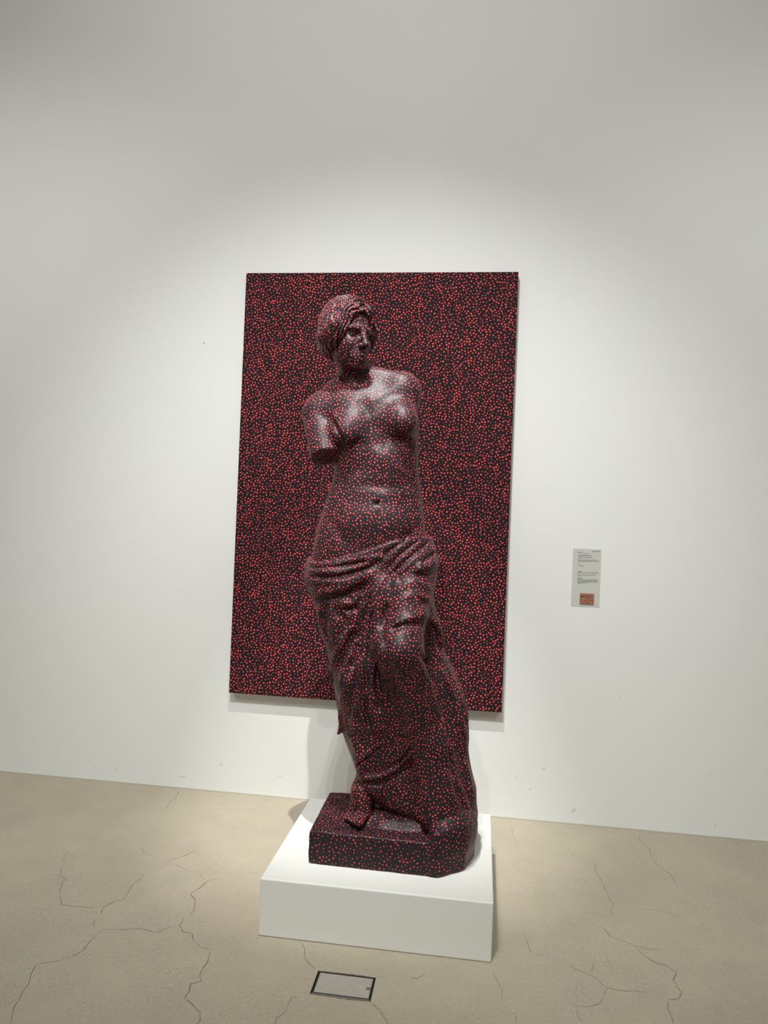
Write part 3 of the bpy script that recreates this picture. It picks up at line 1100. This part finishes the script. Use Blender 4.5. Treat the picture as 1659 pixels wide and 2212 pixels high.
# hollow under the hem at the front, above the base
D.op(lambda X, Y, Z: np.sqrt(((X - 0.99) / 0.19) ** 2 + ((Y + 1.16) / 0.20) ** 2 + ((Z - 0.30) / 0.10) ** 2) * 0.1 - 0.1,
     (0.80, -1.36, 0.2), (1.18, -0.96, 0.40), 0.03, 'sub', pad=0.03)
folds = [
    # rolled waistband, left half
    ([(664, 1215), (687, 1217), (712, 1213), (747, 1204), (781, 1195), (818, 1183), (852, 1170), (893, 1155), (925, 1146)], 0.012, 0.010),
    ([(700, 1226), (751, 1214), (792, 1206), (838, 1201)], 0.009, 0.007),
    ([(660, 1233), (697, 1235), (734, 1236), (781, 1225), (820, 1214)], 0.012, 0.009),
    ([(668, 1226), (700, 1226), (728, 1222), (760, 1218), (800, 1209)], -0.008, 0.006),
    ([(668, 1245), (715, 1248), (755, 1240), (790, 1227), (828, 1210)], -0.014, 0.008),
    ([(664, 1255), (706, 1256), (736, 1257), (771, 1250), (812, 1231)], 0.010, 0.010),
    ([(664, 1275), (697, 1281), (734, 1273), (762, 1262), (790, 1248)], 0.012, 0.010),
    ([(672, 1289), (700, 1293), (738, 1286), (768, 1274), (796, 1254)], -0.018, 0.010),
    # right half, fanning from the knot
    ([(924, 1146), (874, 1174), (846, 1198), (829, 1222)], 0.009, 0.008),
    ([(928, 1155), (893, 1179), (865, 1208), (838, 1236)], 0.010, 0.008),
    ([(932, 1170), (912, 1196), (884, 1218), (856, 1242)], 0.008, 0.009),
    ([(938, 1178), (930, 1202), (900, 1226)], 0.008, 0.008),
    ([(946, 1211), (921, 1226), (896, 1233)], 0.014, 0.008),
    ([(920, 1157), (884, 1184), (856, 1208), (834, 1236)], -0.010, 0.006),
    ([(900, 1155), (866, 1174), (842, 1190), (822, 1212)], -0.008, 0.006),
    ([(930, 1168), (903, 1192), (875, 1214), (848, 1242)], -0.008, 0.006),
    ([(938, 1192), (910, 1220)], -0.012, 0.007),
    ([(946, 1228), (918, 1239), (893, 1242)], -0.014, 0.008),
    # long central pleats
    ([(835, 1240), (819, 1271), (807, 1294), (797, 1326), (792, 1364), (789, 1389), (785, 1414), (778, 1446), (781, 1470), (786, 1510)], 0.014, 0.011),
    ([(850, 1250), (822, 1290), (811, 1326), (815, 1370), (809, 1402), (806, 1433), (806, 1496), (806, 1523), (803, 1538), (813, 1586)], 0.014, 0.010),
    ([(826, 1380), (822, 1430), (824, 1473), (829, 1499), (833, 1523), (828, 1562)], 0.011, 0.008),
    ([(806, 1275), (795, 1310), (789, 1340), (783, 1364), (782, 1396), (777, 1421), (771, 1445), (771, 1490)], -0.020, 0.009),
    ([(812, 1300), (802, 1330), (801, 1370), (798, 1402), (794, 1440), (795, 1500)], -0.012, 0.008),
    ([(816, 1430), (816, 1480), (818, 1510), (819, 1542)], -0.026, 0.010),
    ([(843, 1290), (830, 1330), (827, 1370), (836, 1420), (842, 1480), (842, 1540)], -0.008, 0.011),
    # cloth over the standing leg
    ([(772, 1349), (754, 1359), (746, 1373), (736, 1396), (724, 1418), (719, 1434), (702, 1462)], 0.013, 0.008),
    ([(780, 1360), (764, 1374), (755, 1392), (745, 1412), (736, 1430), (726, 1450)], -0.012, 0.012),
    ([(780, 1264), (766, 1277), (752, 1289)], 0.010, 0.007), ([(736, 1298), (752, 1309), (770, 1296), (782, 1278)], 0.009, 0.007),
    ([(742, 1312), (758, 1322), (774, 1308)], -0.012, 0.009), ([(790, 1300), (775, 1330), (768, 1350)], 0.008, 0.008),
    ([(690, 1308), (691, 1345), (694, 1380)], 0.008, 0.007), ([(702, 1302), (701, 1340), (701, 1366), (710, 1390)], -0.016, 0.009),
    ([(714, 1312), (716, 1345), (728, 1372)], 0.007, 0.009), ([(728, 1312), (738, 1335), (752, 1350)], -0.008, 0.009),
    ([(766, 1440), (758, 1465), (750, 1478), (745, 1496), (739, 1511), (735, 1535), (733, 1570)], 0.012, 0.008),
    ([(780, 1470), (768, 1490), (757, 1520), (750, 1560)], -0.010, 0.011),
    ([(778, 1496), (783, 1525), (782, 1560)], 0.009, 0.008), ([(792, 1500), (792, 1540), (798, 1575)], -0.012, 0.008),
    ([(764, 1520), (764, 1555), (768, 1590)], 0.006, 0.008),
    # swags round the shin
    ([(815, 1588), (818, 1606), (801, 1623), (783, 1637), (765, 1650)], 0.013, 0.007),
    ([(822, 1612), (802, 1630), (785, 1643), (769, 1657)], -0.012, 0.005),
    ([(820, 1618), (799, 1636), (786, 1648), (770, 1663)], 0.011, 0.006),
    ([(893, 1622), (866, 1652), (848, 1666), (827, 1675), (803, 1681), (775, 1680)], 0.015, 0.008),
    ([(892, 1612), (868, 1640), (850, 1656), (828, 1666), (800, 1672), (776, 1672)], -0.010, 0.007),
    ([(886, 1598), (870, 1630), (855, 1647)], 0.009, 0.007),
    ([(895, 1636), (868, 1666), (845, 1681), (815, 1692), (785, 1692)], -0.016, 0.010),
    ([(900, 1560), (884, 1580), (860, 1590)], 0.005, 0.012), ([(850, 1480), (858, 1550), (850, 1610)], -0.003, 0.022),
    # bent thigh and knee
    ([(841, 1366), (856, 1355), (880, 1349), (901, 1347), (916, 1349)], -0.013, 0.008),
    ([(845, 1356), (860, 1343), (882, 1337), (901, 1330), (917, 1327), (928, 1336)], 0.010, 0.009),
    ([(853, 1290), (873, 1266), (893, 1257), (919, 1263), (932, 1279)], 0.005, 0.009),
    ([(848, 1318), (870, 1294), (893, 1284), (918, 1290), (934, 1308)], 0.005, 0.009),
    ([(905, 1302), (920, 1303), (934, 1318)], -0.009, 0.010),
    ([(926, 1334), (946, 1350), (952, 1378), (957, 1396)], 0.012, 0.007),
    ([(932, 1352), (928, 1369), (929, 1389), (936, 1422), (946, 1449), (951, 1470), (962, 1500), (972, 1545), (978, 1592), (986, 1626)], -0.028, 0.013),
    ([(903, 1402), (918, 1415), (932, 1430)], 0.008, 0.006), ([(906, 1413), (916, 1426), (926, 1438)], -0.014, 0.007),
    ([(901, 1412), (910, 1441), (921, 1465), (928, 1488), (938, 1516), (948, 1553), (955, 1592), (963, 1648), (968, 1687), (980, 1728), (1000, 1758)], 0.016, 0.013),
    ([(945, 1500), (958, 1545), (966, 1600), (974, 1660), (984, 1705), (1004, 1748)], -0.016, 0.008),
    # outer fall of cloth
    ([(958, 1440), (970, 1478), (981, 1505), (995, 1543), (1007, 1597)], 0.010, 0.007),
    ([(960, 1410), (978, 1450), (994, 1482), (1006, 1526), (1009, 1575)], 0.012, 0.009),
    ([(966, 1445), (985, 1490), (1000, 1535), (1009, 1580)], -0.009, 0.007),
    ([(980, 1625), (988, 1665), (995, 1697), (1003, 1735), (1018, 1758)], 0.011, 0.008),
    ([(993, 1618), (1000, 1660), (1010, 1700), (1016, 1735)], -0.012, 0.009),
    ([(1003, 1640), (1013, 1680), (1022, 1715)], 0.008, 0.008),
    ([(905, 1500), (915, 1560), (925, 1620), (935, 1690)], 0.004, 0.016),
    # finer creases
    ([(760, 1400), (752, 1430), (742, 1455), (734, 1490)], 0.009, 0.008), ([(772, 1388), (766, 1420), (760, 1445)], -0.008, 0.007),
    ([(700, 1395), (712, 1420), (722, 1450)], 0.006, 0.008), ([(728, 1330), (722, 1365), (724, 1395)], 0.008, 0.008),
    ([(752, 1330), (742, 1355), (738, 1380)], -0.008, 0.008), ([(765, 1315), (757, 1335), (752, 1352)], 0.008, 0.007),
    ([(745, 1520), (748, 1560), (756, 1600)], -0.007, 0.008), ([(772, 1530), (774, 1570), (782, 1615)], -0.007, 0.008),
    ([(786, 1540), (792, 1580), (800, 1612)], 0.008, 0.007), ([(757, 1580), (766, 1615), (778, 1640)], 0.006, 0.008),
    ([(838, 1262), (828, 1296), (822, 1330), (824, 1360)], 0.008, 0.008), ([(862, 1252), (846, 1278), (836, 1310)], 0.007, 0.009),
    ([(836, 1440), (838, 1480), (836, 1520)], 0.007, 0.008), ([(846, 1450), (848, 1490), (846, 1525)], -0.005, 0.008),
    ([(972, 1600), (978, 1640), (984, 1680), (990, 1715)], 0.009, 0.007), ([(990, 1560), (996, 1600), (994, 1630)], -0.010, 0.008),
    ([(988, 1520), (996, 1555), (1002, 1590)], 0.008, 0.007),
]
D.apply_folds(D.fold_paths([(p, a * (1.75 if a > 0 else 1.7), w) for p, a, w in folds]))
link('drapery', scatter_flecks(D.mesh('drapery'), 0.0113, 3), M_STATUE, st, True)

# ---- base block with the worn ground modelled on it
ZB = PH + 0.001
B = Field((0.66, -1.20, ZB - 0.03), (1.40, -0.62, ZB + 0.34), 0.0045)
poly = [(0.712, -1.150), (1.205, -1.158), (1.298, -1.080), (1.334, -0.955), (1.330, -0.690), (0.705, -0.740)]


def prism(pl, z0, z1, rnd):
    q = np.array(pl)

    def fn(X, Y, Z):
        d = None
        for i in range(len(q)):
            a, b = q[i], q[(i + 1) % len(q)]
            e = (b - a) / np.linalg.norm(b - a)
            n = (e[1], -e[0])
            di = (X - a[0]) * n[0] + (Y - a[1]) * n[1] + rnd
            if d is None:
                d = di
            else:
                hh = np.maximum(0.006 - np.abs(d - di), 0) / 0.006
                d = np.maximum(d, di) + hh * hh * 0.0015
        dz = np.maximum(Z - z1 + rnd, z0 - Z + rnd)
        return (np.minimum(np.maximum(d, dz), 0) + np.sqrt(np.maximum(d, 0) ** 2 + np.maximum(dz, 0) ** 2) - rnd).astype(np.float32)
    return fn


B.op(prism(poly, ZB, ZB + 0.124, 0.008), (0.69, -1.17, ZB), (1.35, -0.66, ZB + 0.13), 0.001, pad=0.05)
right = [(1.178, -1.157), (1.205, -1.158), (1.298, -1.080), (1.334, -0.955), (1.330, -0.690), (1.10, -0.70), (1.16, -1.05)]
B.op(prism(right, ZB, ZB + 0.165, 0.012), (1.08, -1.16, ZB), (1.35, -0.68, ZB + 0.22), 0.02, pad=0.05)
B.ell((1.225, -0.955, ZB + 0.13), (0.105, 0.165, 0.125), None, 0.05)
# ground shelf running from the foot to the right, hollow in front of it
B.ell((1.05, -0.985, ZB + 0.120), (0.17, 0.080, 0.050), None, 0.03)
B.ell((0.93, -0.96, ZB + 0.115), (0.10, 0.085, 0.045), None, 0.03)
B.cone((0.98, -1.045, ZB + 0.122), (1.16, -1.030, ZB + 0.135), 0.018, 0.028, 0.03)
B.ell((0.86, -1.09, ZB + 0.152), (0.10, 0.05, 0.036), None, 0.02, 'sub')
B.ell((1.165, -1.075, ZB + 0.150), (0.030, 0.028, 0.040), None, 0.012, 'sub')
g = B.reg((0, -2, 0), (2, 0, 2), 0)
sl, X, Y, Z = g
B.F[sl] += (0.0016 * np.sin(X * 61 + Y * 23) * np.sin(Y * 57 + Z * 31) * np.sin(Z * 70 + X * 17)).astype(np.float32)
# bottom stays flat on the plinth
B.plane_cut((0, 0, ZB), (0, 0, -1), None, None, 0.002)
link('base_block', scatter_flecks(B.mesh('base_block'), 0.0120, 4), M_STATUE, st, True)

# ---- right foot
zt = ZB + 0.128
big = on_z(776, 1779, zt + 0.014)
small = on_z(748, 1768, zt + 0.010)
ank = P(787, 1700, -0.06)
Ff = Field((ank[0] - 0.22, big[1] - 0.06, zt - 0.02), (ank[0] + 0.12, ank[1] + 0.12, ank[2] + 0.09), 0.0026)
heel = np.array([ank[0] + 0.01, ank[1] + 0.02, zt + 0.03])
Ff.cone(ank + np.array([0.005, 0.01, 0.06]), ank + np.array([0, 0, 0.0]), 0.040, 0.040, 0.02)
Ff.cone(ank, heel, 0.040, 0.034, 0.02)
ball1 = big + np.array([0.012, 0.055, 0.012])
ball2 = small + np.array([0.015, 0.040, 0.008])
Ff.cone(ank + np.array([0, -0.02, -0.01]), ball1, 0.036, 0.022, 0.03)
Ff.cone(ank + np.array([-0.01, -0.01, -0.02]), ball2, 0.032, 0.018, 0.03)
Ff.cone(ank + np.array([0, -0.01, -0.02]), (ball1 + ball2) / 2, 0.036, 0.021, 0.03)
for i, f in enumerate((0.0, 0.36, 0.58, 0.79, 1.0)):
    tip = big + (small - big) * f + np.array([0, -0.006 if i in (1, 2) else 0.0, 0])
    root = ball1 + (ball2 - ball1) * f
    rr = (0.0155, 0.0110, 0.0102, 0.0095, 0.0090)[i]
    mid_ = root + (tip - root) * 0.55 + np.array([0, 0, 0.007 if i else 0.001])
    Ff.cone(root, mid_, rr * 1.1, rr * 0.92, 0.006)
    Ff.cone(mid_, tip, rr * 0.92, rr, 0.004)
link('foot', scatter_flecks(Ff.mesh('foot'), 0.0105, 5), M_STATUE, st, True)
